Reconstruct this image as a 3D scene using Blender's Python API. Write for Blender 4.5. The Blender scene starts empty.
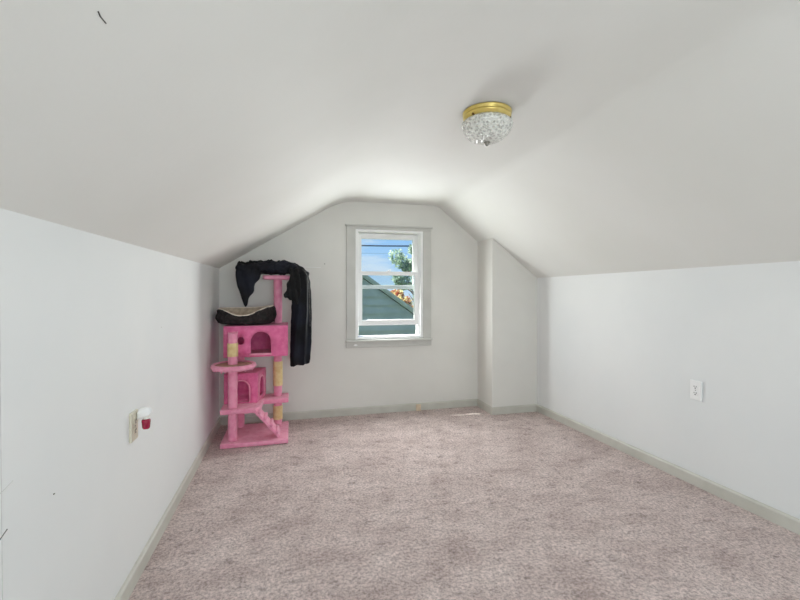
import bpy, bmesh, math, random
from mathutils import Vector, Matrix, noise
random.seed(7)
S = bpy.context.scene
COL = S.collection
PI = math.pi

# ------------------------------------------------------------------ materials
def lin(r, g, b):
    f = lambda c: (c/255/12.92) if c/255 <= .04045 else ((c/255+.055)/1.055)**2.4
    return (f(r), f(g), f(b), 1)

def new_mat(name):
    m = bpy.data.materials.new(name); m.use_nodes = True
    nt = m.node_tree
    b = nt.nodes['Principled BSDF']
    return m, nt, b

def noise_node(nt, scale, detail=3, rough=.5, vec=None):
    n = nt.nodes.new('ShaderNodeTexNoise')
    n.inputs['Scale'].default_value = scale
    n.inputs['Detail'].default_value = detail
    n.inputs['Roughness'].default_value = rough
    if vec is None:
        tc = nt.nodes.new('ShaderNodeTexCoord'); vec = tc.outputs['Object']
    nt.links.new(vec, n.inputs['Vector'])
    return n

def ramp(nt, src, stops):
    r = nt.nodes.new('ShaderNodeValToRGB')
    e = r.color_ramp.elements
    e[0].position, e[0].color = stops[0]
    e[1].position, e[1].color = stops[-1]
    for p, c in stops[1:-1]:
        x = e.new(p); x.color = c
    nt.links.new(src, r.inputs['Fac'])
    return r

def bump(nt, b, src, strength, dist):
    bp = nt.nodes.new('ShaderNodeBump')
    bp.inputs['Strength'].default_value = strength
    bp.inputs['Distance'].default_value = dist
    nt.links.new(src, bp.inputs['Height'])
    nt.links.new(bp.outputs['Normal'], b.inputs['Normal'])
    return bp

def mat_noise(name, c0, c1, scale=20, rough=.7, bs=.3, bd=.002, bscale=None, detail=4, metallic=0, sheen=0, lo=.35, hi=.65):
    m, nt, b = new_mat(name)
    n = noise_node(nt, scale, detail)
    r = ramp(nt, n.outputs['Fac'], [(lo, c0), (hi, c1)])
    nt.links.new(r.outputs['Color'], b.inputs['Base Color'])
    b.inputs['Roughness'].default_value = rough
    b.inputs['Metallic'].default_value = metallic
    if sheen:
        b.inputs['Sheen Weight'].default_value = sheen
        b.inputs['Sheen Roughness'].default_value = .6
    if bs:
        n2 = noise_node(nt, bscale or scale*3, 3)
        bump(nt, b, n2.outputs['Fac'], bs, bd)
    return m

M = {}
M['wall'] = mat_noise('wall_paint', lin(226,228,229), lin(232,233,233), 1.3, .62, .12, .0015, 45)
M['wall_end'] = mat_noise('wall_paint_end', lin(218,216,211), lin(225,223,218), 1.5, .5, .12, .0015, 45)
M['ceiling'] = mat_noise('ceiling_paint', lin(226,226,222), lin(231,231,228), 1.1, .7, .15, .002, 38)
M['trim'] = mat_noise('grey_trim_paint', lin(190,188,179), lin(201,199,191), 6, .45, .1, .001, 60)
M['casing'] = mat_noise('casing_paint', lin(196,195,190), lin(204,203,198), 6, .4, .1, .001, 60)
M['vinyl'] = mat_noise('white_vinyl', lin(240,240,240), lin(247,247,247), 5, .3, 0)
M['plastic'] = mat_noise('white_plastic', lin(228,228,222), lin(236,236,230), 5, .3, 0)
M['ivory'] = mat_noise('ivory_plastic', lin(214,208,190), lin(224,218,202), 5, .3, 0)
M['slot'] = mat_noise('outlet_slot', lin(40,38,36), lin(56,54,52), 5, .6, 0)
M['brass'] = mat_noise('polished_brass', lin(222,196,106), lin(236,214,136), 8, .28, .05, .001, 60, metallic=.75)
M['steel'] = mat_noise('dull_steel', lin(120,118,112), lin(150,148,142), 8, .35, 0, metallic=.9)
M['hot_pink'] = mat_noise('hot_pink_plush', lin(222,98,150), lin(234,120,168), 26, .9, .5, .004, 160, sheen=.25)
M['pink'] = mat_noise('light_pink_plush', lin(234,140,174), lin(242,162,190), 24, .9, .6, .005, 150, sheen=.3)
M['sisal'] = mat_noise('sisal_rope', lin(226,200,146), lin(240,220,172), 30, .85, .3, .002, 120)
M['tan'] = mat_noise('worn_tan_plush', lin(156,112,100), lin(186,146,128), 30, .9, .4, .004, 120)
M['fur'] = mat_noise('black_faux_fur', lin(12,9,10), lin(40,30,31), 38, .8, 1, .012, 60)
M['beige'] = mat_noise('beige_fleece', lin(176,158,138), lin(204,186,166), 30, .9, .5, .004, 100, sheen=.2)
M['piping'] = mat_noise('cream_piping', lin(228,216,200), lin(240,230,216), 30, .8, .2, .001)
M['block'] = mat_noise('tan_block', lin(210,190,164), lin(222,204,180), 20, .6, .1, .001)
M['scuff'] = mat_noise('scuff_mark', lin(60,58,56), lin(120,118,114), 60, .8, 0)
M['seam'] = mat_noise('drywall_seam', lin(196,197,195), lin(214,214,212), 30, .7, 0)
M['knob'] = mat_noise('amber_screw', lin(96,70,30), lin(120,90,40), 10, .3, 0, metallic=.8)

# jacket: black cloth with a fine weave
m, nt, b = new_mat('black_cloth'); M['jacket'] = m
n = noise_node(nt, 6, 3); r = ramp(nt, n.outputs['Fac'], [(.35, lin(10,10,13)), (.7, lin(28,30,42))])
nt.links.new(r.outputs['Color'], b.inputs['Base Color'])
b.inputs['Roughness'].default_value = .75; b.inputs['Specular IOR Level'].default_value = .25
n2 = noise_node(nt, 90, 3); bump(nt, b, n2.outputs['Fac'], .35, .002)
M['jacket_knit'] = mat_noise('black_knit', lin(8,8,9), lin(18,18,20), 60, .95, .5, .003, 120)

# red liquid
m, nt, b = new_mat('red_scented_oil'); M['oil'] = m
n = noise_node(nt, 20, 2); r = ramp(nt, n.outputs['Fac'], [(.3, lin(130,10,48)), (.7, lin(160,20,64))])
nt.links.new(r.outputs['Color'], b.inputs['Base Color'])
b.inputs['Roughness'].default_value = .1; b.inputs['Coat Weight'].default_value = .6

# window glass (thin pane)
m, nt, b = new_mat('window_glass'); M['glass'] = m
nt.nodes.remove(b)
out = nt.nodes['Material Output']
tr = nt.nodes.new('ShaderNodeBsdfTransparent'); tr.inputs['Color'].default_value = (.93,.965,.97,1)
gl = nt.nodes.new('ShaderNodeBsdfGlossy'); gl.inputs['Roughness'].default_value = .02
lw = nt.nodes.new('ShaderNodeLayerWeight'); lw.inputs['Blend'].default_value = .5
pw = nt.nodes.new('ShaderNodeMath'); pw.operation = 'POWER'; pw.inputs[1].default_value = 5; nt.links.new(lw.outputs['Facing'], pw.inputs[0])
fr = nt.nodes.new('ShaderNodeMath'); fr.operation = 'MULTIPLY_ADD'; fr.inputs[1].default_value = .9; fr.inputs[2].default_value = .02; nt.links.new(pw.outputs[0], fr.inputs[0])
n = noise_node(nt, 2, 1)
mx = nt.nodes.new('ShaderNodeMixShader')
mul = nt.nodes.new('ShaderNodeMath'); mul.operation = 'MULTIPLY'
mp = nt.nodes.new('ShaderNodeMapRange'); mp.inputs['To Min'].default_value = .8; mp.inputs['To Max'].default_value = 1.1
nt.links.new(n.outputs['Fac'], mp.inputs['Value'])
nt.links.new(fr.outputs[0], mul.inputs[0]); nt.links.new(mp.outputs[0], mul.inputs[1])
nt.links.new(mul.outputs[0], mx.inputs[0]); nt.links.new(tr.outputs[0], mx.inputs[1]); nt.links.new(gl.outputs[0], mx.inputs[2])
nt.links.new(mx.outputs[0], out.inputs['Surface'])

# pressed crystal glass of the lamp
m, nt, b = new_mat('pressed_crystal_glass'); M['crystal'] = m
b.inputs['Base Color'].default_value = lin(250,250,246)
b.inputs['Roughness'].default_value = .1
b.inputs['Specular IOR Level'].default_value = 1.0
vo = nt.nodes.new('ShaderNodeTexVoronoi'); vo.inputs['Scale'].default_value = 70
tc = nt.nodes.new('ShaderNodeTexCoord'); nt.links.new(tc.outputs['Object'], vo.inputs['Vector'])
bp = bump(nt, b, vo.outputs['Distance'], 1, .006)
tr = nt.nodes.new('ShaderNodeBsdfTransparent'); tr.inputs['Color'].default_value = (.95,.95,.94,1)
mx = nt.nodes.new('ShaderNodeMixShader')
r = ramp(nt, vo.outputs['Distance'], [(.15, (.25,.25,.25,1)), (.6, (.75,.75,.75,1))])
nt.links.new(r.outputs['Color'], mx.inputs[0]); nt.links.new(tr.outputs[0], mx.inputs[1]); nt.links.new(b.outputs[0], mx.inputs[2])
nt.links.new(mx.outputs[0], nt.nodes['Material Output'].inputs['Surface'])

# carpet
m, nt, b = new_mat('mauve_carpet_pile'); M['carpet'] = m
tc = nt.nodes.new('ShaderNodeTexCoord')
mpn = nt.nodes.new('ShaderNodeMapping'); mpn.inputs['Scale'].default_value = (1, 1.25, 1); mpn.inputs['Rotation'].default_value = (0, 0, .35)
nt.links.new(tc.outputs['Object'], mpn.inputs['Vector'])
big = noise_node(nt, 3.6, 7, .68, mpn.outputs['Vector'])
med = noise_node(nt, 15, 6, .72, mpn.outputs['Vector'])
fin = noise_node(nt, 70, 4, .8, tc.outputs['Object'])
rb = ramp(nt, big.outputs['Fac'], [(.34, lin(190,172,168)), (.50, lin(211,194,190)), (.66, lin(222,206,202))])
rm = ramp(nt, med.outputs['Fac'], [(.30, (.30,.28,.28,1)), (.44, (.90,.90,.90,1)), (.7, (1.1,1.1,1.1,1))])
rf = ramp(nt, fin.outputs['Fac'], [(.36, (.35,.33,.34,1)), (.60, (1.25,1.25,1.25,1))])
m1 = nt.nodes.new('ShaderNodeMix'); m1.data_type = 'RGBA'; m1.blend_type = 'MULTIPLY'; m1.inputs[0].default_value = .75
m2 = nt.nodes.new('ShaderNodeMix'); m2.data_type = 'RGBA'; m2.blend_type = 'MULTIPLY'; m2.inputs[0].default_value = .7
nt.links.new(rb.outputs['Color'], m1.inputs[6]); nt.links.new(rm.outputs['Color'], m1.inputs[7])
nt.links.new(m1.outputs[2], m2.inputs[6]); nt.links.new(rf.outputs['Color'], m2.inputs[7])
spk = noise_node(nt, 26, 5, .8, mpn.outputs['Vector'])
rk = ramp(nt, spk.outputs['Fac'], [(.30, (.28,.25,.25,1)), (.37, (1,1,1,1))])
m3 = nt.nodes.new('ShaderNodeMix'); m3.data_type = 'RGBA'; m3.blend_type = 'MULTIPLY'; m3.inputs[0].default_value = .7
nt.links.new(m2.outputs[2], m3.inputs[6]); nt.links.new(rk.outputs['Color'], m3.inputs[7])
nt.links.new(m3.outputs[2], b.inputs['Base Color'])
b.inputs['Roughness'].default_value = 1; b.inputs['Specular IOR Level'].default_value = .1
add = nt.nodes.new('ShaderNodeMath'); add.operation = 'ADD'
nt.links.new(fin.outputs['Fac'], add.inputs[0]); nt.links.new(med.outputs['Fac'], add.inputs[1])
bump(nt, b, add.outputs[0], .6, .01)

# outside
M['siding'] = mat_noise('grey_green_siding', lin(150,162,148), lin(162,173,160), 3, .7, .1, .002, 30)
M['shingle'] = mat_noise('grey_green_shingle', lin(146,158,144), lin(160,170,156), 14, .9, .3, .01, 40)
M['white_board'] = mat_noise('fascia_board', lin(152,164,150), lin(160,171,158), 5, .6, 0)
M['lawn'] = mat_noise('lawn_grass', lin(92,112,66), lin(126,138,84), 3, .95, .4, .02, 30)
M['bark'] = mat_noise('bark', lin(72,62,54), lin(104,92,80), 9, .9, .5, .01, 30)
M['leaf_green'] = mat_noise('grey_green_leaf', lin(112,142,122), lin(214,226,210), 7, .7, 0)
M['leaf_autumn'] = mat_noise('autumn_leaf', lin(176,96,72), lin(232,222,166), 6, .7, 0, lo=.4, hi=.6)
for k in ('leaf_green', 'leaf_autumn'):
    nt = M[k].node_tree; b = nt.nodes['Principled BSDF']; src = b.inputs['Base Color'].links[0].from_socket
    tl = nt.nodes.new('ShaderNodeBsdfTranslucent'); nt.links.new(src, tl.inputs['Color'])
    mx = nt.nodes.new('ShaderNodeMixShader'); mx.inputs[0].default_value = .5
    nt.links.new(b.outputs[0], mx.inputs[1]); nt.links.new(tl.outputs[0], mx.inputs[2]); nt.links.new(mx.outputs[0], nt.nodes['Material Output'].inputs['Surface'])
M['wire'] = mat_noise('cable_rubber', lin(38,60,92), lin(50,72,104), 5, .6, 0)
M['pole'] = mat_noise('weathered_pole', lin(96,84,72), lin(118,104,90), 5, .9, .3, .01)

# ------------------------------------------------------------------ helpers
def tag(o, label=None, cat=None, group=None, kind=None):
    if label: o['label'] = label
    if cat: o['category'] = cat
    if group: o['group'] = group
    if kind: o['kind'] = kind
    return o

def link(name, me, mat, parent=None, smooth=False):
    if mat: me.materials.append(mat)
    o = bpy.data.objects.new(name, me); COL.objects.link(o)
    if parent: o.parent = parent; o.matrix_parent_inverse = parent.matrix_world.inverted()
    for p in me.polygons: p.use_smooth = smooth
    return o

def obj(name, bm, mat, parent=None, smooth=False, bevel=0, seg=2):
    if bevel:
        bmesh.ops.remove_doubles(bm, verts=bm.verts, dist=1e-5)
        es = [e for e in bm.edges if len(e.link_faces) == 2 and e.calc_face_angle(0) > .6]
        bmesh.ops.bevel(bm, geom=es, offset=bevel, segments=seg, profile=.6, affect='EDGES')
    bmesh.ops.recalc_face_normals(bm, faces=bm.faces)
    me = bpy.data.meshes.new(name); bm.to_mesh(me); bm.free()
    return link(name, me, mat, parent, smooth)

def structure(name, bm, mat, **k):
    o = obj(name, bm, mat, **k); o['kind'] = 'structure'; return o

def empty(name, loc):
    o = bpy.data.objects.new(name, None); COL.objects.link(o)
    o.location = loc; o.empty_display_size = .1
    o.matrix_world = Matrix.Translation(loc)
    return o

def box(bm, x0, x1, y0, y1, z0, z1):
    vs = [bm.verts.new((x, y, z)) for z in (z0, z1) for x, y in ((x0,y0),(x1,y0),(x1,y1),(x0,y1))]
    for f in ((3,2,1,0),(4,5,6,7),(0,1,5,4),(1,2,6,5),(2,3,7,6),(3,0,4,7)):
        bm.faces.new([vs[i] for i in f])
    return vs

def prism(bm, pts, axis, a0, a1):
    """extrude polygon along axis: 'y' pts are (x,z); 'z' pts are (x,y); 'x' pts are (y,z)."""
    def P(p, a):
        return {'y': (p[0], a, p[1]), 'z': (p[0], p[1], a), 'x': (a, p[0], p[1])}[axis]
    A = [bm.verts.new(P(p, a0)) for p in pts]; B = [bm.verts.new(P(p, a1)) for p in pts]
    bm.faces.new(A[::-1]); bm.faces.new(B)
    n = len(pts)
    for i in range(n):
        bm.faces.new([A[i], A[(i+1)%n], B[(i+1)%n], B[i]])

def lathe(bm, prof, c, n=40, close=False):
    """prof: list of (r, z) about vertical axis through c."""
    rings = []
    for r, z in prof:
        if r < 1e-6: rings.append([bm.verts.new((c[0], c[1], c[2]+z))])
        else: rings.append([bm.verts.new((c[0]+r*math.cos(2*PI*i/n), c[1]+r*math.sin(2*PI*i/n), c[2]+z)) for i in range(n)])
    prs = list(zip(rings, rings[1:]))
    if close: prs.append((rings[-1], rings[0]))
    for A, B in prs:
        for i in range(n):
            j = (i+1) % n
            if len(A) == 1 and len(B) == 1: continue
            if len(A) == 1: bm.faces.new([A[0], B[j], B[i]])
            elif len(B) == 1: bm.faces.new([A[i], A[j], B[0]])
            else: bm.faces.new([A[i], A[j], B[j], B[i]])

def tube(bm, pts, r, n=8, cap=True, closed=False):
    pts = [Vector(p) for p in pts]
    rr = r if hasattr(r, '__len__') else [r]*len(pts)
    rings = []
    N = len(pts); up = Vector((0, 0, 1)); prev = None
    for i, p in enumerate(pts):
        if closed: t = (pts[(i+1)%N] - pts[i-1]).normalized()
        else: t = (pts[min(i+1, N-1)] - pts[max(i-1, 0)]).normalized()
        if prev is None:
            a = t.cross(up)
            if a.length < .1: a = t.cross(Vector((1, 0, 0)))
            a.normalize()
        else:
            a = (prev - t*prev.dot(t)).normalized()
        prev = a; b = t.cross(a)
        rings.append([bm.verts.new(p + (a*math.cos(2*PI*k/n) + b*math.sin(2*PI*k/n))*rr[i]) for k in range(n)])
    for i in range(N if closed else N-1):
        A, B = rings[i], rings[(i+1)%N]
        for k in range(n):
            bm.faces.new([A[k], A[(k+1)%n], B[(k+1)%n], B[k]])
    if cap and not closed:
        bm.faces.new(rings[0][::-1]); bm.faces.new(rings[-1])

def eval_mesh(o):
    dg = bpy.context.evaluated_depsgraph_get(); dg.update()
    me = bpy.data.meshes.new_from_object(o.evaluated_get(dg))
    o.modifiers.clear(); old = o.data; o.data = me
    return me

def fuzz(o, amp, freq, sub=0):
    """tufted plush surface: real geometry noise along the normals."""
    me = o.data
    bm = bmesh.new(); bm.from_mesh(me)
    if sub:
        for _ in range(6):
            es = [e for e in bm.edges if e.calc_length() > sub]
            if not es: break
            bmesh.ops.subdivide_edges(bm, edges=es, cuts=1, use_grid_fill=True)
        bmesh.ops.triangulate(bm, faces=[f for f in bm.faces if len(f.verts) > 4])
    bm.normal_update()
    for v in bm.verts:
        v.co += v.normal*(amp*noise.noise(v.co*freq) + amp*.5*noise.noise(v.co*freq*2.7))
    bm.to_mesh(me); bm.free()
    for p in me.polygons: p.use_smooth = True

def boolean(o, cutters):
    for cb in cutters:
        bmesh.ops.recalc_face_normals(cb, faces=cb.faces)
        me = bpy.data.meshes.new('cut'); cb.to_mesh(me); cb.free()
        c = bpy.data.objects.new('cut', me); COL.objects.link(c)
        md = o.modifiers.new('b', 'BOOLEAN'); md.operation = 'DIFFERENCE'; md.solver = 'EXACT'; md.object = c
        eval_mesh(o)
        bpy.data.objects.remove(c); bpy.data.meshes.remove(me)

# ------------------------------------------------------------------ room shell
YB = 4.014; YR = -1.7; TH = .13
XL = -.63
xr = lambda y: 2.428 - .0258*(y-1.486)
zl = lambda y: 1.3785 + .0059*y
zr = lambda y: 1.3506 - .0081*(y-1.468)
CL, CR, CZ = .456, 1.442, 2.067
WX0, WX1, WZ0, WZ1 = .60, 1.272, .75, 1.80     # window opening

bm = bmesh.new(); box(bm, XL-.15, 2.7, YR-.15, YB+TH, -.15, 0)
structure('floor', bm, M['carpet'])

bm = bmesh.new()
A = [bm.verts.new(p) for p in ((XL,YR,-.1),(XL,YB+TH,-.1),(XL,YB+TH,zl(YB)+.02),(XL,YR,zl(YR)+.02))]
B = [bm.verts.new((XL-.12, v.co.y, v.co.z)) for v in A]
bm.faces.new(A); bm.faces.new(B[::-1])
for i in range(4): bm.faces.new([A[i], A[(i+1)%4], B[(i+1)%4], B[i]])
wl = structure('wall_left', bm, M['wall'])

bm = bmesh.new()
A = [bm.verts.new(p) for p in ((xr(YR),YR,-.1),(xr(YB),YB+TH,-.1),(xr(YB),YB+TH,zr(YB)+.02),(xr(YR),YR,zr(YR)+.02))]
B = [bm.verts.new((v.co.x+.12, v.co.y, v.co.z)) for v in A]
bm.faces.new(A); bm.faces.new(B[::-1])
for i in range(4): bm.faces.new([A[i], A[(i+1)%4], B[(i+1)%4], B[i]])
wr = structure('wall_right', bm, M['wall'])

# ceiling: left slope, flat strip, right slope with eased creases
def ceil_prof(y):
    P = []
    def ease(p0, p1, p2, r, n=8):
        p0, p1, p2 = Vector(p0), Vector(p1), Vector(p2)
        a = p1 + (p0-p1).normalized()*r; c = p1 + (p2-p1).normalized()*r
        return [tuple((1-t)**2*a + 2*t*(1-t)*p1 + t*t*c) for t in [i/n for i in range(n+1)]]
    L0 = (XL, zl(y)); L1 = (CL, CZ); R1 = (CR, CZ); R0 = (xr(y), zr(y))
    sl = Vector(L0)-Vector(L1); sr = Vector(R0)-Vector(R1)
    P.append(tuple(Vector(L0)+sl.normalized()*.14))
    P.append(L0)
    P += ease(L0, L1, R1, .16); P += ease(L1, R1, R0, .07)
    P.append(R0)
    P.append(tuple(Vector(R0)+sr.normalized()*.14))
    return P
bm = bmesh.new()
rows = []
ys = [YR-.12, 0, 2, YB-.0, YB+TH]
for y in ys:
    lo = [bm.verts.new((x, y, z)) for x, z in ceil_prof(y)]
    hi = [bm.verts.new((x, y, z+.16)) for x, z in ceil_prof(y)]
    rows.append((lo, hi))
n = len(rows[0][0])
for (a, b_), (c, d) in zip(rows, rows[1:]):
    for i in range(n-1):
        f = bm.faces.new([a[i], a[i+1], c[i+1], c[i]]); f.smooth = True
        bm.faces.new([b_[i], d[i], d[i+1], b_[i+1]])
    bm.faces.new([a[0], c[0], d[0], b_[0]]); bm.faces.new([a[-1], b_[-1], d[-1], c[-1]])
for lo, hi in (rows[0], rows[-1]):
    for i in range(n-1): bm.faces.new([lo[i], lo[i+1], hi[i+1], hi[i]])
ce = structure('ceiling', bm, M['ceiling'])
for p in ce.data.polygons: p.use_smooth = abs(p.normal.y) < .5 and abs(p.normal.x) < .9
e = ce

# back wall round the window (all pieces one mesh)
def ztop(x):
    if x < CL: return zl(YB) + (x-XL)/(CL-XL)*(CZ-zl(YB))
    if x > CR: return CZ - (x-CR)/(xr(YB)-CR)*(CZ-zr(YB))
    return CZ
E_ = .05
def wall_poly(bm, x0, x1, z0, y0, y1, z1=None):
    xs = sorted({x0, x1} | {x for x in (CL, CR) if x0 < x < x1})
    if z1 is None: pts = [(x0, z0), (x1, z0)] + [(x, ztop(x)+E_) for x in reversed(xs)]
    else: pts = [(x0, z0), (x1, z0), (x1, z1), (x0, z1)]
    prism(bm, pts, 'y', y0, y1)
bm = bmesh.new()
wall_poly(bm, XL-.05, WX0, -.1, YB, YB+TH)
wall_poly(bm, WX1, xr(YB)+.05, -.1, YB, YB+TH)
wall_poly(bm, WX0, WX1, WZ1, YB, YB+TH)
wall_poly(bm, WX0, WX1, -.1, YB, YB+TH, WZ0-.04)
structure('wall_back', bm, M['wall_end'])
# boxed-out corner beside the right wall
JX, JY = 1.882, 3.682
bm = bmesh.new(); wall_poly(bm, JX, xr(YB)+.04, -.1, JY, YB)
structure('wall_jog', bm, M['wall_end'])
# rear gable wall behind the camera, with an opening added to let fill light in
RX0, RX1, RZ0, RZ1 = -.1, 1.4, .6, 1.75
bm = bmesh.new()
wall_poly(bm, XL-.05, RX0, -.1, YR-.12, YR)
wall_poly(bm, RX1, xr(YR)+.05, -.1, YR-.12, YR)
wall_poly(bm, RX0, RX1, RZ1, YR-.12, YR)
wall_poly(bm, RX0, RX1, -.1, YR-.12, YR, RZ0)
structure('wall_front', bm, M['wall_end'])

# baseboards
BH, BT = .072, .014
def board(name, x0, y0, x1, y1, nx, ny):
    """board from (x0,y0) to (x1,y1) on the floor; (nx,ny) points into the room"""
    bm = bmesh.new()
    prof = [(0,0),(BT,0),(BT,BH-.012),(BT*.55,BH-.003),(0,BH)]
    A = [bm.verts.new((x0+nx*d, y0+ny*d, z)) for d, z in prof]
    B = [bm.verts.new((x1+nx*d, y1+ny*d, z)) for d, z in prof]
    bm.faces.new(A); bm.faces.new(B[::-1])
    for i in range(5): bm.faces.new([A[i], A[(i+1)%5], B[(i+1)%5], B[i]])
    return structure(name, bm, M['trim'])
board('baseboard_left', XL, YR, XL, YB, 1, 0)
board('baseboard_right', xr(YR), YR, xr(JY), JY, -1, 0)
board('baseboard_back', XL+BT, YB, JX, YB, 0, -1)
board('baseboard_jog_side', JX, JY-BT, JX, YB-BT, -1, 0)
board('baseboard_jog_face', JX-.0, JY, xr(JY)-BT, JY, 0, -1)
board('baseboard_front', XL+BT, YR, xr(YR)-BT, YR, 0, 1)

# seam, scuffs and pin holes in the paint (children of their walls)
def mark_wall(parent, x, pts, r, mat, name='scuff'):
    bm = bmesh.new(); tube(bm, [(x, y, z) for y, z in pts], r, 5)
    o = obj(name, bm, mat, parent); return o
mark_wall(wl, XL, [(1.132, .07), (1.129, .5), (1.116, 1.38)], .0011, M['seam'], 'seam')
mark_wall(wl, XL, [(1.103, .746), (1.13, .750), (1.165, .758)], .0012, M['seam'])
mark_wall(wl, XL, [(1.103, .640), (1.12, .646), (1.145, .656)], .0018, M['scuff'])
mark_wall(wl, XL, [(1.335, .646), (1.341, .645)], .0020, M['scuff'])
bm = bmesh.new()
zs = lambda x: 1.3797 + (x-XL)*(CZ-1.3797)/(CL-XL)
tube(bm, [(x, y, zs(x)-.0005) for x, y in ((-.2722,.694),(-.2735,.704),(-.2727,.7216))], .0011, 5)
obj('scuff', bm, M['scuff'], ce)
mark_wall(wl, XL, [(2.30, 1.02), (2.305, 1.02)], .0022, M['seam'])

# ------------------------------------------------------------------ window_1 (double hung, lower sash raised)
def window_1():
    w = empty('window_1', (0.936, YB, WZ0)); w['kind'] = 'structure'
    def part(name, fn, mat, parent=w, bevel=.002):
        bm = bmesh.new(); fn(bm); return obj(name, bm, mat, parent, bevel=bevel, seg=1)
    # flat painted casing
    def casing(bm):
        box(bm, WX0-.092, WX0-.006, YB-.018, YB, .70, WZ1+.0)
        box(bm, WX1+.006, WX1+.092, YB-.018, YB, .70, WZ1+.0)
    part('casing', casing, M['casing'])
    part('head_casing', lambda bm: (box(bm, WX0-.092, WX1+.092, YB-.02, YB, WZ1+.0, WZ1+.028), box(bm, WX0-.104, WX1+.104, YB-.036, YB, WZ1+.028, WZ1+.046)), M['casing'])
    part('stool', lambda bm: box(bm, WX0-.10, WX1+.10, YB-.045, YB+.03, WZ0-.045, WZ0-.025), M['casing'], bevel=.004)
    part('apron', lambda bm: box(bm, WX0-.096, WX1+.096, YB-.016, YB, WZ0-.10, WZ0-.045), M['casing'])
    part('paint_chip', lambda bm: prism(bm, [(.575,.672),(.60,.668),(.615,.677),(.60,.685),(.585,.684)], 'y', YB-.020, YB-.016), M['vinyl'], bevel=0)
    # white vinyl frame lining the opening
    def frame(bm):
        box(bm, WX0-.006, WX0+.02, YB-.012, YB+.128, WZ0-.02, WZ1)
        box(bm, WX1-.02, WX1+.006, YB-.012, YB+.128, WZ0-.02, WZ1)
        box(bm, WX0+.02, WX1-.02, YB-.012, YB+.128, WZ1-.022, WZ1)
        box(bm, WX0+.02, WX1-.02, YB-.004, YB+.145, WZ0-.02, WZ0)
        # stops between the sash tracks
        for a, b_ in ((YB+.018, YB+.030), (YB+.074, YB+.080), (YB+.123, YB+.127)):
            box(bm, WX0+.02, WX0+.030, a, b_, WZ0, WZ1-.022)
            box(bm, WX1-.030, WX1-.02, a, b_, WZ0, WZ1-.022)
    part('window_frame', frame, M['vinyl'])
    def sash(name, x0, x1, y0, y1, z0, z1, top, bot, st):
        def f(bm):
            box(bm, x0, x0+st, y0, y1, z0, z1); box(bm, x1-st, x1, y0, y1, z0, z1)
            box(bm, x0+st, x1-st, y0, y1, z0, z0+bot); box(bm, x0+st, x1-st, y0, y1, z1-top, z1)
        s = part(name, f, M['vinyl'], bevel=.003)
        part('pane', lambda bm: box(bm, x0+st-.003, x1-st+.003, (y0+y1)/2-.002, (y0+y1)/2+.002, z0+bot-.003, z1-top+.003), M['glass'], s, bevel=0)
        return s
    lo = sash('lower_sash', WX0+.022, WX1-.022, YB+.032, YB+.072, .862, 1.392, .036, .052, .046)
    up = sash('upper_sash', WX0+.022, WX1-.022, YB+.082, YB+.122, 1.222, 1.772, .05, .038, .046)
    def lock(bm):
        box(bm, .915, .955, YB+.040, YB+.066, 1.392, 1.400); tube(bm, [(.935,YB+.052,1.40),(.935,YB+.052,1.408),(.962,YB+.046,1.410)], .004, 6)
    part('latch', lock, M['vinyl'], lo, bevel=0)
window_1()

# unseen rear window, added to carry the fill lamp (frame and glass only)
def added_rear_window():
    w = empty('added_rear_window', (.65, YR, RZ0)); w['kind'] = 'structure'
    bm = bmesh.new()
    for a, b_ in ((RX0, RX0+.05), (RX1-.05, RX1), (.625, .675)): box(bm, a, b_, YR-.1, YR-.04, RZ0, RZ1)
    for a, b_ in ((RZ0, RZ0+.05), (RZ1-.05, RZ1)): box(bm, RX0+.05, RX1-.05, YR-.1, YR-.04, a, b_)
    obj('window_frame', bm, M['vinyl'], w)
    bm = bmesh.new()
    for x0, x1, z0, z1 in ((RX0-.09, RX0, RZ0-.09, RZ1+.09), (RX1, RX1+.09, RZ0-.09, RZ1+.09), (RX0, RX1, RZ1, RZ1+.09), (RX0, RX1, RZ0-.09, RZ0)):
        box(bm, x0, x1, YR, YR+.018, z0, z1)
    obj('casing', bm, M['casing'], w)
    bm = bmesh.new(); box(bm, RX0+.05, RX1-.05, YR-.072, YR-.068, RZ0+.05, RZ1-.05)
    obj('pane', bm, M['glass'], w)
added_rear_window()

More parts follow.
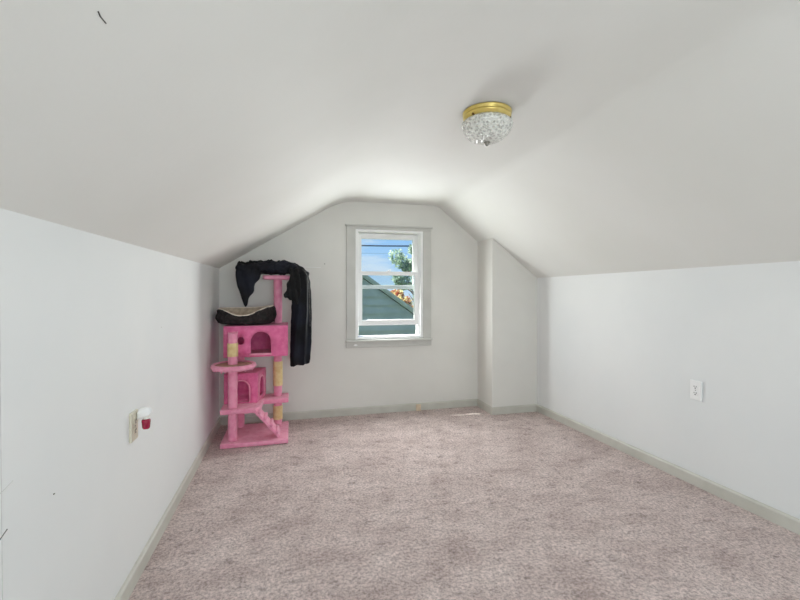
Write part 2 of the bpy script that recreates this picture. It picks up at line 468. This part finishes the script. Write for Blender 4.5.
# ------------------------------------------------------------------ ceiling light
def ceiling_light():
    c = (.914, 1.845, CZ)
    t = empty('ceiling_light', c)
    tag(t, 'round brass flush ceiling light with a clear cut-glass bowl', 'light')
    bm = bmesh.new()
    lathe(bm, [(0, 0), (.112, 0), (.117, -.005), (.117, -.011), (.109, -.015), (.110, -.019), (.115, -.024), (.114, -.029), (.104, -.036), (.101, -.046), (.097, -.046), (.100, -.010), (0, -.010)], c, 56)
    cn = obj('canopy', bm, M['brass'], t, smooth=True)
    for k in range(3):
        a = -.55 + k*2*PI/3
        bm = bmesh.new()
        p = Vector((c[0]+.101*math.cos(a), c[1]+.101*math.sin(a), c[2]-.040)); d = Vector((math.cos(a), math.sin(a), 0))
        tube(bm, [p, p+d*.006, p+d*.007, p+d*.013], [.003, .003, .005, .005], 10)
        obj('thumb_screw', bm, M['knob'], cn, smooth=False)
    # faceted bowl: rows of pressed diamonds
    bm = bmesh.new()
    N = 40; R = 13; rings = []
    for j in range(R+1):
        f = j/R
        a = f*PI/2*.96
        r = .119*math.cos(a)**.72 + .004; z = -.040 - .106*math.sin(a)**1.1
        if j == 0: r = .100
        if j == 1: r = .114
        rings.append([(r, z, 2*PI*i/N) for i in range(N)])
    V = []
    for j, rg in enumerate(rings):
        amp = .0032 if 1 < j < R else 0
        V.append([bm.verts.new((c[0]+(r+amp*(1 if (i+j) % 2 else -1))*math.cos(a), c[1]+(r+amp*(1 if (i+j) % 2 else -1))*math.sin(a), c[2]+z)) for i, (r, z, a) in enumerate(rg)])
    for j in range(R):
        for i in range(N):
            a_, b_ = V[j][i], V[j][(i+1)%N]; d_, e_ = V[j+1][i], V[j+1][(i+1)%N]
            if (i+j) % 2: bm.faces.new([a_, b_, e_]); bm.faces.new([a_, e_, d_])
            else: bm.faces.new([a_, b_, d_]); bm.faces.new([b_, e_, d_])
    bm.faces.new(V[-1])
    o = obj('glass_shade', bm, M['crystal'], t)
    md = o.modifiers.new('s', 'SOLIDIFY'); md.thickness = .004; md.offset = -1
    eval_mesh(o)
    # bulb and socket behind the glass
    bm = bmesh.new(); lathe(bm, [(0, -.012), (.018, -.012), (.018, -.045), (0, -.045)], c, 20); obj('socket', bm, M['plastic'], t)
    bm = bmesh.new(); lathe(bm, [(0, -.045), (.013, -.046), (.016, -.058), (.028, -.078), (.029, -.094), (.02, -.110), (0, -.118)], c, 24); obj('bulb', bm, M['plastic'], t, smooth=True)
    bm = bmesh.new(); lathe(bm, [(0, -.146), (.016, -.147), (.015, -.151), (.008, -.153), (.010, -.158), (.006, -.164), (0, -.166)], c, 20); obj('finial', bm, M['steel'], t, smooth=True)
ceiling_light()

# ------------------------------------------------------------------ outlets
def outlet(name, wall_x, sgn, y, z, mat, label):
    """sgn: direction into the room along x"""
    t = empty(name, (wall_x, y, z-.059)); tag(t, label, 'outlet')
    p = .010
    bm = bmesh.new()
    box(bm, min(wall_x, wall_x+sgn*p), max(wall_x, wall_x+sgn*p), y-.037, y+.037, z-.059, z+.059)
    obj('cover_plate', bm, mat, t, bevel=.003)
    for s in (-1, 1):
        zc = z + s*.0195
        bm = bmesh.new()
        pts = []
        for i in range(20):
            a = 2*PI*i/20
            pts.append((y + .0170*math.cos(a), zc + max(-.0125, min(.0125, .0165*math.sin(a)))))
        prism(bm, pts, 'x', wall_x+sgn*(p-.002), wall_x+sgn*(p+.0025))
        f = obj('receptacle', bm, mat, t)
        bm = bmesh.new()
        x0, x1 = sorted((wall_x+sgn*(p+.001), wall_x+sgn*(p+.0029)))
        box(bm, x0, x1, y-.0085, y-.0050, zc-.001, zc+.0085); box(bm, x0, x1, y+.0050, y+.0085, zc, zc+.0080)
        prism(bm, [(y+.0038*math.cos(2*PI*i/12), zc-.0065+.0038*math.sin(2*PI*i/12)) for i in range(12)], 'x', x0, x1)
        obj('slot', bm, M['slot'], f)
    bm = bmesh.new(); prism(bm, [(y+.003*math.cos(2*PI*i/12), z+.003*math.sin(2*PI*i/12)) for i in range(12)], 'x', *sorted((wall_x+sgn*(p-.001), wall_x+sgn*(p+.0015))))
    obj('screw', bm, M['steel'], t)
    return t
outlet('wall_outlet', xr(2.02), -1, 2.022, .589, M['vinyl'], 'bare white double outlet on the right knee wall')
outlet('wall_outlet', XL, 1, 1.916, .650, M['ivory'], 'ivory double outlet on the left knee wall, behind the plugged-in freshener')

# plug-in air freshener in the left outlet (upper receptacle)
def freshener():
    y, z, x = 1.940, .677, XL+.0128
    t = empty('air_freshener', (x, y, z-.05)); tag(t, 'white plug-in air freshener with a dark red oil bottle, in the left wall outlet', 'air freshener')
    bm = bmesh.new()
    secs = []
    for xx, ry, z0, z1 in ((0,.016,-.010,.026),(.006,.020,-.010,.033),(.02,.021,-.006,.039),(.034,.020,-.002,.041),(.050,.018,.003,.041),(.062,.013,.010,.036),(.068,.006,.018,.029)):
        zc, hz = (z0+z1)/2, (z1-z0)/2
        secs.append([bm.verts.new((x+xx*.78, y+.72*ry*math.copysign(abs(math.cos(a))**.8, math.cos(a)), z+zc+hz*math.copysign(abs(math.sin(a))**.8, math.sin(a)))) for a in [2*PI*i/24 for i in range(24)]])
    for A, B in zip(secs, secs[1:]):
        for i in range(24): bm.faces.new([A[i], A[(i+1)%24], B[(i+1)%24], B[i]])
    bm.faces.new(secs[0]); bm.faces.new(secs[-1])
    obj('housing', bm, M['vinyl'], t, smooth=True)
    bm = bmesh.new(); lathe(bm, [(0,.012),(.011,.012),(.011,-.010),(0,-.010)], (x+.030, y, z), 20); obj('cap', bm, M['plastic'], t)
    bm = bmesh.new(); lathe(bm, [(0,-.008),(.011,-.008),(.0165,-.012),(.017,-.018),(.0145,-.044),(.012,-.049),(0,-.050)], (x+.030, y, z), 24)
    obj('oil_bottle', bm, M['oil'], t, smooth=True)
freshener()

# tan block against the back baseboard
bm = bmesh.new(); box(bm, 1.203, 1.250, YB-BT-.022, YB-BT-.0005, .0, .064)
o = obj('door_stop_block', bm, M['block'], bevel=.003)
tag(o, 'small tan block standing against the back baseboard below the window', 'block')

# thin cable stub and nail on the back wall, right of the black jacket
bm = bmesh.new(); tube(bm, [(.085, YB-.003, 1.425), (.18, YB-.003, 1.425), (.265, YB-.003, 1.423)], .0022, 6)
o = obj('picture_wire', bm, M['vinyl']); tag(o, 'thin white wire stretched along the back wall right of the jacket', 'wire')
bm = bmesh.new(); tube(bm, [(.30, YB+.002, 1.455), (.30, YB-.012, 1.457)], .0025, 8); tube(bm, [(.30, YB-.012, 1.457), (.30, YB-.0135, 1.457)], .005, 10)
o = obj('nail', bm, M['steel']); tag(o, 'small nail in the back wall left of the window', 'nail')

# ------------------------------------------------------------------ cat tree
def arch(cx, hw, z0, z1, n=14):
    pts = [(cx-hw, z0), (cx+hw, z0)]
    for i in range(n+1):
        a = PI*i/n
        pts.append((cx+hw*math.cos(a), z1-hw*1.05+hw*1.05*math.sin(a)))
    return pts

def cat_tree():
    t = empty('cat_tree', (-.28, 3.62, 0))
    tag(t, 'pink plush multi-level cat tree with posts, ramp and two condos in the left corner', 'cat tree')
    # base
    bm = bmesh.new(); box(bm, -.53, -.03, 3.385, 3.86, .002, .036)
    o = obj('base', bm, M['pink'], t, bevel=.008); fuzz(o, .0035, 70, .014)
    def post(x, y, z0, z1, sis=(), r=.035, mat='pink'):
        bm = bmesh.new(); n = max(4, int((z1-z0)/.012))
        lathe(bm, [(0, z0)] + [(r, z0+(z1-z0)*i/n) for i in range(n+1)] + [(0, z1)], (x, y, 0), 28)
        o = obj('post', bm, M[mat], t, smooth=True); fuzz(o, .0025, 80)
        for a, b_ in sis:
            bm = bmesh.new(); turns = int((b_-a)/.0065); pts = []
            for k in range(turns*16+1):
                ang = 2*PI*k/16; pts.append((x+(r+.002)*math.cos(ang), y+(r+.002)*math.sin(ang), a+(b_-a)*k/(turns*16)))
            tube(bm, pts, .0038, 6)
            lathe(bm, [(r+.001, a), (r+.001, b_)], (x, y, 0), 28)
            obj('sisal_wrap', bm, M['sisal'], o, smooth=True)
        return o
    PA = (-.448, 3.470); PB = (-.119, 3.79); PD = (-.43, 3.80)
    post(*PA, .034, .250)
    post(*PA, .288, .592)
    tp = post(*PA, .625, .872, [(.690, .792)])
    bm = bmesh.new()
    tf = []
    for k in range(26):
        a = random.uniform(0, 2*PI); rr = random.uniform(.016, .034)
        p = Vector((PA[0]+rr*math.cos(a), PA[1]+rr*math.sin(a), .868)); q = p+Vector((random.uniform(-.006,.006)+.1*(p.x-PA[0]), random.uniform(-.006,.006), random.uniform(.008,.018)))
        tube(bm, [p, q], [.005, .0015], 5)
    obj('frayed_tuft', bm, M['pink'], tp, smooth=True)
    post(*PB, .034, .250, [(.082, .20)])
    post(*PB, .288, .668, [(.375, .585)])
    post(*PB, .918, 1.302, r=.036)
    post(*PD, .034, .250)
    post(*PD, .528, .668)
    # middle L platform
    bm = bmesh.new()
    prism(bm, [(-.535,3.415),(-.275,3.415),(-.238,3.49),(-.232,3.655),(-.03,3.665),(-.03,3.875),(-.535,3.875)], 'z', .250, .288)
    o = obj('platform', bm, M['pink'], t, bevel=.010); fuzz(o, .004, 60, .016)
    # lower condo on the platform
    bm = bmesh.new(); prism(bm, [(-.53,3.588),(-.278,3.588),(-.222,3.84),(-.53,3.84)], 'z', .288, .530)
    lc = obj('lower_condo', bm, M['hot_pink'], t)
    c1 = bmesh.new(); prism(c1, [(-.512,3.604),(-.292,3.604),(-.244,3.824),(-.512,3.824)], 'z', .300, .512)
    c2 = bmesh.new(); prism(c2, arch(-.400, .062, .298, .470), 'y', 3.56, 3.64)
    c3 = bmesh.new(); prism(c3, arch(3.715, .068, .320, .480), 'x', -.31, -.19)
    boolean(lc, [c1, c2, c3]); fuzz(lc, .003, 60, .02)
    # light plush edging round the front opening
    def edging(parent, pts, mat='pink', r=.006):
        bm = bmesh.new(); tube(bm, pts, r, 8); o = obj('door_edging', bm, M[mat], parent, smooth=True); fuzz(o, .0015, 120)
    edging(lc, [(x, 3.586, z) for x, z in arch(-.400, .066, .298, .474)[1:] + [(-.466, .298)]])
    edging(lc, [(-.278+(y-3.588)*.2222, y, z) for y, z in arch(3.715, .072, .320, .484)[1:] + [(3.643, .320)]])
    # upper condo
    bm = bmesh.new(); box(bm, -.527, -.034, 3.545, 3.885, .668, .918)
    uc = obj('upper_condo', bm, M['hot_pink'], t)
    c1 = bmesh.new(); box(c1, -.507, -.054, 3.565, 3.865, .684, .900)
    c2 = bmesh.new(); prism(c2, arch(-.2445, .0775, .690, .872), 'y', 3.52, 3.60)
    c3 = bmesh.new(); prism(c3, [(-.398+.028*math.cos(2*PI*i/24), .800+.034*math.sin(2*PI*i/24)) for i in range(24)], 'y', 3.52, 3.60)
    boolean(uc, [c1, c2, c3]); fuzz(uc, .003, 55, .022)
    bm = bmesh.new(); tube(bm, [(-.33, 3.540, .688), (-.29, 3.536, .690), (-.245, 3.535, .689), (-.20, 3.536, .690), (-.162, 3.540, .688)], .009, 8)
    o = obj('door_sill', bm, M['pink'], uc, smooth=True); fuzz(o, .002, 120)
    # round perch on the front post
    c = (-.440, 3.475, .592)
    bm = bmesh.new(); lathe(bm, [(0, 0), (.145, 0), (.155, .008), (.155, .014), (.145, .018), (0, .018)], c, 48)
    pr = obj('perch', bm, M['pink'], t, smooth=True); fuzz(pr, .002, 60)
    bm = bmesh.new()
    tube(bm, [(c[0]+.150*math.cos(a), c[1]+.150*math.sin(a), c[2]+.024) for a in [2*PI*i/60 for i in range(60)]], .018, 12, closed=True)
    o = obj('perch_rim', bm, M['pink'], pr, smooth=True); fuzz(o, .004, 70)
    bm = bmesh.new(); lathe(bm, [(0, .0185), (.134, .0185), (.136, .034), (.1, .038), (0, .038)], c, 40)
    o = obj('perch_lining', bm, M['tan'], pr, smooth=True); fuzz(o, .002, 60)
    for k in range(30):                                       # hanging fringe
        bm = bmesh.new()
        a = 2*PI*k/30 + random.uniform(-.06, .06); p = Vector((c[0]+.150*math.cos(a), c[1]+.150*math.sin(a), c[2]+.012))
        tube(bm, [p, p+Vector((0, 0, -random.uniform(.010, .022)))], [.009, .004], 6)
        obj('fringe_tassel', bm, M['pink'], pr, smooth=True)
    # ramp
    x0, z0, x1, z1 = -.285, .276, -.098, .054
    d = Vector((x1-x0, 0, z1-z0)).normalized(); nn = Vector((-d.z, 0, d.x))
    bm = bmesh.new()
    P = [Vector((x0, 0, z0)), Vector((x1, 0, z1))]; th = .011
    pts = [(P[0]-nn*th), (P[1]-nn*th), (P[1]+nn*th), (P[0]+nn*th)]
    prism(bm, [(p.x, p.z) for p in pts], 'y', 3.400, 3.560)
    rp = obj('ramp', bm, M['pink'], t, bevel=.005); fuzz(rp, .003, 80, .012)
    for k in range(4):
        p = P[0].lerp(P[1], .14+.24*k) + nn*.014
        bm = bmesh.new(); tube(bm, [(p.x, 3.397, p.z), (p.x, 3.44, p.z+.002), (p.x, 3.50, p.z+.002), (p.x, 3.563, p.z)], .013, 8)
        o = obj('ramp_rung', bm, M['pink'], rp, smooth=True); fuzz(o, .003, 110)
    # top shelf
    bm = bmesh.new()
    pts = []
    for cx, cy, a0 in ((-.03, 3.87, 0), (-.205, 3.87, PI/2), (-.205, 3.69, PI), (-.03, 3.69, 1.5*PI)):
        for k in range(6): a = a0+PI/2*k/5; pts.append((cx+.035*math.cos(a), cy+.035*math.sin(a)))
    prism(bm, pts, 'z', 1.300, 1.332)
    o = obj('top_shelf', bm, M['pink'], t, bevel=.008); fuzz(o, .003, 70, .014)
    return t
cat_tree()

# ------------------------------------------------------------------ cat bed on the upper condo
def cat_bed():
    cx, cy, zb = -.368, 3.705, .9275
    t = empty('cat_bed', (cx, cy, zb))
    tag(t, 'black faux-fur pet bed with beige lining and cream edge, on the upper pink box', 'pet bed')
    N = 72
    RX, RY = .218, .150
    def rim(a):
        s, c = math.sin(a), math.cos(a)
        front = max(0, -s)
        z = .120 + .026*max(0, c)**1.5 + .004*max(0, -c) + .004*max(0, s) - .050*math.exp(-((a-1.5*PI+.10)/.50)**2)
        return z
    def sp(a, f): 
        c, s = math.cos(a), math.sin(a)
        return (cx + RX*f*math.copysign(abs(c)**.8, c), cy + RY*f*math.copysign(abs(s)**.8, s))
    bm = bmesh.new(); rings = []
    for f, g in ((0,0),(.5,0),(.9,0),(1.0,.10),(1.055,.35),(1.06,.6),(1.03,.85),(.98,1.0)):
        if f == 0: rings.append(None); continue
        rg = []
        for i in range(N):
            a = 2*PI*i/N; x, y = sp(a, f); rg.append(bm.verts.new((x, y, zb+.002+(rim(a)-.002)*g)))
        rings.append(rg)
    for A, B in zip(rings[1:], rings[2:]):
        for i in range(N): bm.faces.new([A[i], A[(i+1)%N], B[(i+1)%N], B[i]])
    bm.faces.new(rings[1])
    o = obj('outer_cover', bm, M['fur'], t, smooth=True)
    bmm = bmesh.new(); bmm.from_mesh(o.data); bmesh.ops.subdivide_edges(bmm, edges=bmm.edges, cuts=2, use_grid_fill=True)
    bmm.normal_update()
    for v in bmm.verts:
        if v.co.z > zb+.012: v.co += v.normal*(.016*noise.noise(v.co*26)+.004*noise.noise(v.co*90))
    bmm.to_mesh(o.data); bmm.free()
    for p in o.data.polygons: p.use_smooth = True
    bm = bmesh.new(); rings = []
    for f, g in ((.975,1.0),(.90,.98),(.82,.8),(.76,.5),(.70,.3),(.45,.24),(.15,.22)):
        rings.append([bm.verts.new((*sp(2*PI*i/N, f), zb+max(.006, rim(2*PI*i/N)*g if g > .4 else .112*g))) for i in range(N)])
    for A, B in zip(rings, rings[1:]):
        for i in range(N): bm.faces.new([A[i], B[i], B[(i+1)%N], A[(i+1)%N]])
    bm.faces.new(rings[-1])
    o = obj('lining', bm, M['beige'], t, smooth=True); fuzz(o, .002, 60)
    bm = bmesh.new(); tube(bm, [(*sp(2*PI*i/N, .985), zb+rim(2*PI*i/N)+.003) for i in range(N)], .0042, 8, closed=True)
    obj('edge_piping', bm, M['piping'], t, smooth=True)
cat_bed()

# ------------------------------------------------------------------ jacket draped over the top shelf
def jacket():
    t = empty('black_jacket', (-.05, 3.72, 1.335))
    tag(t, 'black jacket draped over the top shelf of the pink cat tree', 'jacket')
    def loft(bm, secs, n=40):
        """secs: (centre, half-width vector, half-thickness vector)"""
        rg = []
        for c, w, h in secs:
            c, w, h = Vector(c), Vector(w), Vector(h)
            rg.append([bm.verts.new(c + w*math.copysign(abs(math.cos(a))**.75, math.cos(a)) + h*math.copysign(abs(math.sin(a))**.75, math.sin(a))) for a in [2*PI*i/n for i in range(n)]])
        for A, B in zip(rg, rg[1:]):
            for i in range(n): bm.faces.new([A[i], A[(i+1)%n], B[(i+1)%n], B[i]])
        bm.faces.new(rg[0][::-1]); bm.faces.new(rg[-1])
    def finish(name, bm, mat, parent, folds, vox=.0065):
        o = obj(name, bm, mat, parent, smooth=True)
        md = o.modifiers.new('r', 'REMESH'); md.mode = 'VOXEL'; md.voxel_size = vox; md.use_smooth_shade = True
        md = o.modifiers.new('sm', 'SMOOTH'); md.factor = .5; md.iterations = 4
        me = eval_mesh(o)
        b2 = bmesh.new(); b2.from_mesh(me); b2.normal_update()
        for v in b2.verts: v.co += v.normal*folds(v.co, v.normal)
        bmesh.ops.smooth_vert(b2, verts=b2.verts, factor=.3, use_axis_x=True, use_axis_y=True, use_axis_z=True)
        b2.to_mesh(me); b2.free()
        for p in me.polygons: p.use_smooth = True
        return o
    # body: left-hanging flap, bundle over the shelf, right-hanging fall
    bm = bmesh.new()
    loft(bm, [((-.448,3.70,1.434),(0,.012,0),(.004,0,.012)),
              ((-.440,3.71,1.415),(0,.05,0),(.004,0,.022)),
              ((-.41,3.725,1.392),(0,.09,0),(0,0,.030)),
              ((-.34,3.735,1.388),(0,.125,0),(0,0,.042)),
              ((-.26,3.735,1.394),(0,.135,0),(0,0,.050)),
              ((-.18,3.735,1.398),(0,.135,0),(0,0,.053)),
              ((-.08,3.735,1.400),(0,.135,0),(0,0,.055)),
              ((-.01,3.73,1.394),(0,.13,0),(0,0,.054)),
              ((.045,3.725,1.370),(.02,.125,0),(.02,0,.052)),
              ((.072,3.71,1.335),(.0,.125,0),(.060,0,.03)),
              ((.080,3.70,1.27),(.0,.120,0),(.068,0,.01)),
              ((.082,3.70,1.18),(.0,.115,0),(.072,0,.0)),
              ((.081,3.69,1.05),(.0,.105,0),(.077,0,.0)),
              ((.079,3.69,.90),(.0,.095,0),(.080,0,.0)),
              ((.077,3.685,.76),(.0,.088,0),(.082,0,.0)),
              ((.072,3.685,.66),(.0,.080,0),(.080,0,.0)),
              ((.066,3.685,.575),(.0,.072,0),(.074,0,.010))])
    # left flap falling to a point: wide at the shelf, curved inner edge
    loft(bm, [((-.335,3.66,1.400),(.108,0,.000),(0,.045,0)),
              ((-.340,3.640,1.350),(.104,0,.010),(0,.034,0)),
              ((-.350,3.630,1.300),(.092,0,.014),(0,.028,0)),
              ((-.358,3.625,1.250),(.074,0,.012),(0,.025,0)),
              ((-.362,3.622,1.195),(.054,0,.008),(0,.022,0)),
              ((-.366,3.620,1.140),(.033,0,.004),(0,.018,0)),
              ((-.370,3.620,1.100),(.016,0,0),(0,.012,0)),
              ((-.371,3.620,1.070),(.004,0,0),(0,.005,0))])
    # cloth over the front edge of the shelf
    loft(bm, [((-.24,3.615,1.392),(.03,0,.0),(0,.025,.035)),
              ((-.12,3.605,1.392),(.03,0,.0),(0,.025,.040)),
              ((.02,3.605,1.375),(.03,0,.0),(0,.025,.045))])
    def folds(p, n):
        if p.x < -.24 and p.z < 1.37: return .006*math.sin(p.x*75+p.z*26)+.004*noise.noise(p*22)
        if p.z > 1.33: return .012*noise.noise(Vector((p.x*16, p.y*12, p.z*12)))+.008*noise.noise(p*38)+.004*math.sin(p.x*60-p.z*70)
        k = .020*(.6-abs(math.sin((p.x+p.y*.8)*44 + .9*noise.noise(Vector((p.x*5, p.y*5, p.z*2.2))))))
        return k*min(1, (1.36-p.z)*6) + .003*noise.noise(p*24)
    body = finish('body', bm, M['jacket'], t, folds, .0055)
    # knitted cuff end hanging in front of the fall (jagged lower edge)
    bm = bmesh.new()
    loft(bm, [((.025,3.590,1.385),(.042,0,0),(0,.020,0)),
              ((.020,3.582,1.30),(.046,0,0),(0,.020,0)),
              ((.012,3.580,1.24),(.054,0,.004),(0,.018,0)),
              ((.000,3.580,1.185),(.066,0,.012),(0,.016,0)),
              ((.005,3.580,1.150),(.062,0,.010),(0,.014,0)),
              ((.030,3.582,1.120),(.034,0,-.004),(0,.010,0)),
              ((.045,3.585,1.095),(.012,0,0),(0,.007,0))], 28)
    finish('sleeve', bm, M['jacket_knit'], t, lambda p, n: .007*math.sin(p.x*130+p.z*20)+.006*noise.noise(p*36), .005)
    # ruffled collar edge along the top of the bundle
    bm = bmesh.new()
    pts = []
    for i in range(64):
        f = i/63; x = -.43+.48*f
        z = 1.424+.018*math.sin(f*PI)+.007*math.sin(i*1.7)+.005*math.sin(i*.63) - .03*max(0, f-.85)*4
        pts.append((x, 3.690+.010*math.sin(i*1.1), z))
    tube(bm, pts, [.015+.005*math.sin(i*2.1) for i in range(64)], 10)
    obj('ruffled_collar', bm, M['jacket_knit'], t, smooth=True)
    # pale piping down the outer fold
    bm = bmesh.new()
    tube(bm, [(.105,3.592,1.37), (.128,3.586,1.32), (.138,3.585,1.24), (.142,3.588,1.14), (.146,3.592,1.02), (.148,3.598,.90)], .0022, 6)
    o = obj('pale_piping', bm, M['scuff'], t, smooth=True)
jacket()

# ------------------------------------------------------------------ outside
bm = bmesh.new(); box(bm, -60, 80, 4.6, 120, -3.4, -3.2)
o = obj('lawn', bm, M['lawn']); o['kind'] = 'structure'; o.name = 'ground'

def neighbour():
    y0, y1, px, pz, sl, hw = 9.0, 11.6, 1.50, 1.60, .70, 3.9
    t = empty('house', (px, (y0+y1)/2, -3.2)); tag(t, 'grey-green clapboard house with a pointed gable seen through the window', 'house')
    bm = bmesh.new()
    e = pz-.12-sl*hw
    prism(bm, [(px-hw, -3.2), (px+hw, -3.2), (px+hw, e), (px, pz-.12), (px-hw, e)], 'y', y0+.02, y1)
    w = obj('house_wall', bm, M['siding'], t)
    bm = bmesh.new()
    z = -3.1; st = .19
    while z < pz-.2:
        half = min(hw, (pz-.12-z)/sl) - .02
        if half > .05:
            h2 = max(.02, min(hw, (pz-.12-z-st)/sl)-.02)
            A = [bm.verts.new(p) for p in ((px-half,y0-.05,z),(px+half,y0-.05,z),(px+h2,y0,z+st),(px-h2,y0,z+st),(px-half,y0+.02,z),(px+half,y0+.02,z))]
            bm.faces.new([A[0],A[1],A[2],A[3]]); bm.faces.new([A[0],A[4],A[5],A[1]])
        z += st
    obj('clapboards', bm, M['siding'], t)
    bm = bmesh.new(); ov = .25; th = .12
    for s in (-1, 1):
        ex = px+s*(hw+ov); ez = pz-sl*(hw+ov)
        prism(bm, [(px, pz-th*.9), (px, pz), (ex, ez), (ex, ez-th)], 'y', y0-.09, y1+.3)
    obj('roof', bm, M['shingle'], t)
    bm = bmesh.new()
    for s in (-1, 1):
        ex = px+s*(hw+ov); ez = pz-sl*(hw+ov)
        prism(bm, [(px, pz-.06), (px, pz-.01), (ex, ez-.01), (ex, ez-.06)], 'y', y0-.11, y0-.091)
    obj('fascia', bm, M['white_board'], t)
neighbour()

def tree(cx, cy, ztop_, rad, h, mat, label, seed, dens=1600, size=.12, cz=None):
    random.seed(seed)
    t = empty('tree', (cx, cy, -3.2)); tag(t, label, 'tree')
    bm = bmesh.new()
    cz = ztop_-h/2
    tube(bm, [(cx,cy,-3.2),(cx+.1,cy,-1),(cx-.05,cy+.1,cz-h*.3),(cx,cy,cz+h*.2)], [.22,.18,.13,.04], 10)
    tips = []
    for k in range(16):
        a = random.uniform(0, 2*PI); z0 = cz+random.uniform(-.38,.15)*h
        e = Vector((cx+rad*.8*math.cos(a), cy+rad*.8*math.sin(a), z0+random.uniform(.08,.3)*h))
        m_ = Vector((cx, cy, z0)).lerp(e, .5)+Vector((0, 0, .12)); tube(bm, [(cx, cy, z0), m_, e], [.06,.04,.012], 6)
        tips += [m_, e, m_.lerp(e, .5)]
    obj('trunk', bm, M['bark'], t, smooth=True)
    bm = bmesh.new()
    cl = [(random.choice(tips)+Vector((random.gauss(0,.3)*rad, random.gauss(0,.3)*rad, random.gauss(0,.16)*h)), random.uniform(.16,.34)*rad) for _ in range(34)]
    for k in range(dens):
        c, r = random.choice(cl)
        v = Vector((random.gauss(0,1), random.gauss(0,1), random.gauss(0,1))).normalized()*r*random.uniform(.5,1)
        p = c+v
        a = Vector((random.gauss(0,1), random.gauss(0,1), random.gauss(0,1))).normalized(); b_ = a.orthogonal().normalized()
        s = size*random.uniform(.6,1.2)
        q = [p-a*s, p+b_*s*.45, p+a*s, p-b_*s*.45]
        bm.faces.new([bm.verts.new(x) for x in q])
    obj('foliage', bm, mat, t)
tree(6.55, 21.0, 3.55, 1.35, 4.2, M['leaf_green'], 'grey-green leafy tree rising beyond the roof at the right of the window', 3, 5200, .13)
tree(3.70, 14.2, 1.52, .85, 2.5, M['leaf_autumn'], 'low autumn-coloured tree with yellow and russet leaves behind the gable', 9, 4200, .12)

# overhead cables
def cable(x0, z0, x1, z1, y, sag, r, label):
    bm = bmesh.new()
    tube(bm, [(x0+(x1-x0)*i/24, y, z0+(z1-z0)*i/24-sag*4*(i/24)*(1-i/24)) for i in range(25)], r, 6)
    tag(obj('power_cable', bm, M['wire']), label, 'cable')
cable(-12, 4.62, 18, 4.66, 24, .8, .045, 'upper overhead cable crossing the sky above the neighbouring roof')
cable(-12, 4.22, 18, 4.26, 24.45, .8, .006, 'thinner overhead cable just below the upper one in the sky')
# ------------------------------------------------------------------ sky
w = bpy.data.worlds.new('World'); S.world = w; w.use_nodes = True
nt = w.node_tree; bg = nt.nodes['Background']
tc = nt.nodes.new('ShaderNodeTexCoord')
sep = nt.nodes.new('ShaderNodeSeparateXYZ'); nt.links.new(tc.outputs['Generated'], sep.inputs[0])
rs = ramp(nt, sep.outputs['Z'], [(0, lin(196,222,246)), (.12, lin(158,204,250)), (.5, lin(84,146,226)), (1, lin(50,110,200))])
mpn = nt.nodes.new('ShaderNodeMapping'); mpn.inputs['Scale'].default_value = (1, 1, 3.5)
nt.links.new(tc.outputs['Generated'], mpn.inputs['Vector'])
cn = noise_node(nt, 6.0, 6, .55, mpn.outputs['Vector'])
rc = ramp(nt, cn.outputs['Fac'], [(.44, (0,0,0,1)), (.66, (1,1,1,1))])
mx = nt.nodes.new('ShaderNodeMix'); mx.data_type = 'RGBA'
nt.links.new(rc.outputs['Color'], mx.inputs[0]); nt.links.new(rs.outputs['Color'], mx.inputs[6]); mx.inputs[7].default_value = lin(226,236,246)
nt.links.new(mx.outputs[2], bg.inputs['Color']); bg.inputs['Strength'].default_value = 1.0

# ------------------------------------------------------------------ lights
def area(name, loc, tgt, sx, sy, power, col):
    l = bpy.data.lights.new(name, 'AREA'); l.shape = 'RECTANGLE'; l.size = sx; l.size_y = sy; l.energy = power; l.color = col
    o = bpy.data.objects.new(name, l); COL.objects.link(o); o.location = loc
    o.rotation_euler = (Vector(tgt)-Vector(loc)).to_track_quat('-Z', 'Y').to_euler()
    return o
wd = area('window_daylight', (.936, YB+.026, 1.15), (.936, 0, .82), .44, .66, 21, (.955, 1, .985))
wd.data.spread = 2.88
area('rear_fill_light', (.65, YR-.16, 1.18), (.65, 4, 1.18), 1.4, 1.05, 52, (.93, .985, 1))  # added fill lamp outside the invented rear window, evens out the walls
l = bpy.data.lights.new('sun', 'SUN'); l.energy = 14; l.angle = .009; l.color = (1, .95, .86)
o = bpy.data.objects.new('sun', l); COL.objects.link(o); o.location = (-4, 6, 8)
o.rotation_euler = Vector((.55, -.26, -1.0)).to_track_quat('-Z', 'Y').to_euler()

# ------------------------------------------------------------------ camera
c = bpy.data.cameras.new('camera'); cam = bpy.data.objects.new('camera', c); COL.objects.link(cam)
cam.location = (0, 0, 1.2)
cam.rotation_euler = (PI/2, 0, -math.atan(108/416))
c.sensor_width = 36; c.lens = 416/800*36; c.shift_y = -9/800; c.clip_start = .02; c.clip_end = 500
S.camera = cam
S.view_settings.view_transform = 'Standard'; S.view_settings.look = 'None'
S.view_settings.gamma = 1; S.view_settings.exposure = .06; S.view_settings.use_curve_mapping = False
S.cycles.use_denoising = True; S.cycles.use_light_tree = False
S.cycles.max_bounces = 14; S.cycles.diffuse_bounces = 8; S.cycles.transparent_max_bounces = 16
S.cycles.sample_clamp_indirect = 6; S.cycles.caustics_reflective = False; S.cycles.caustics_refractive = False
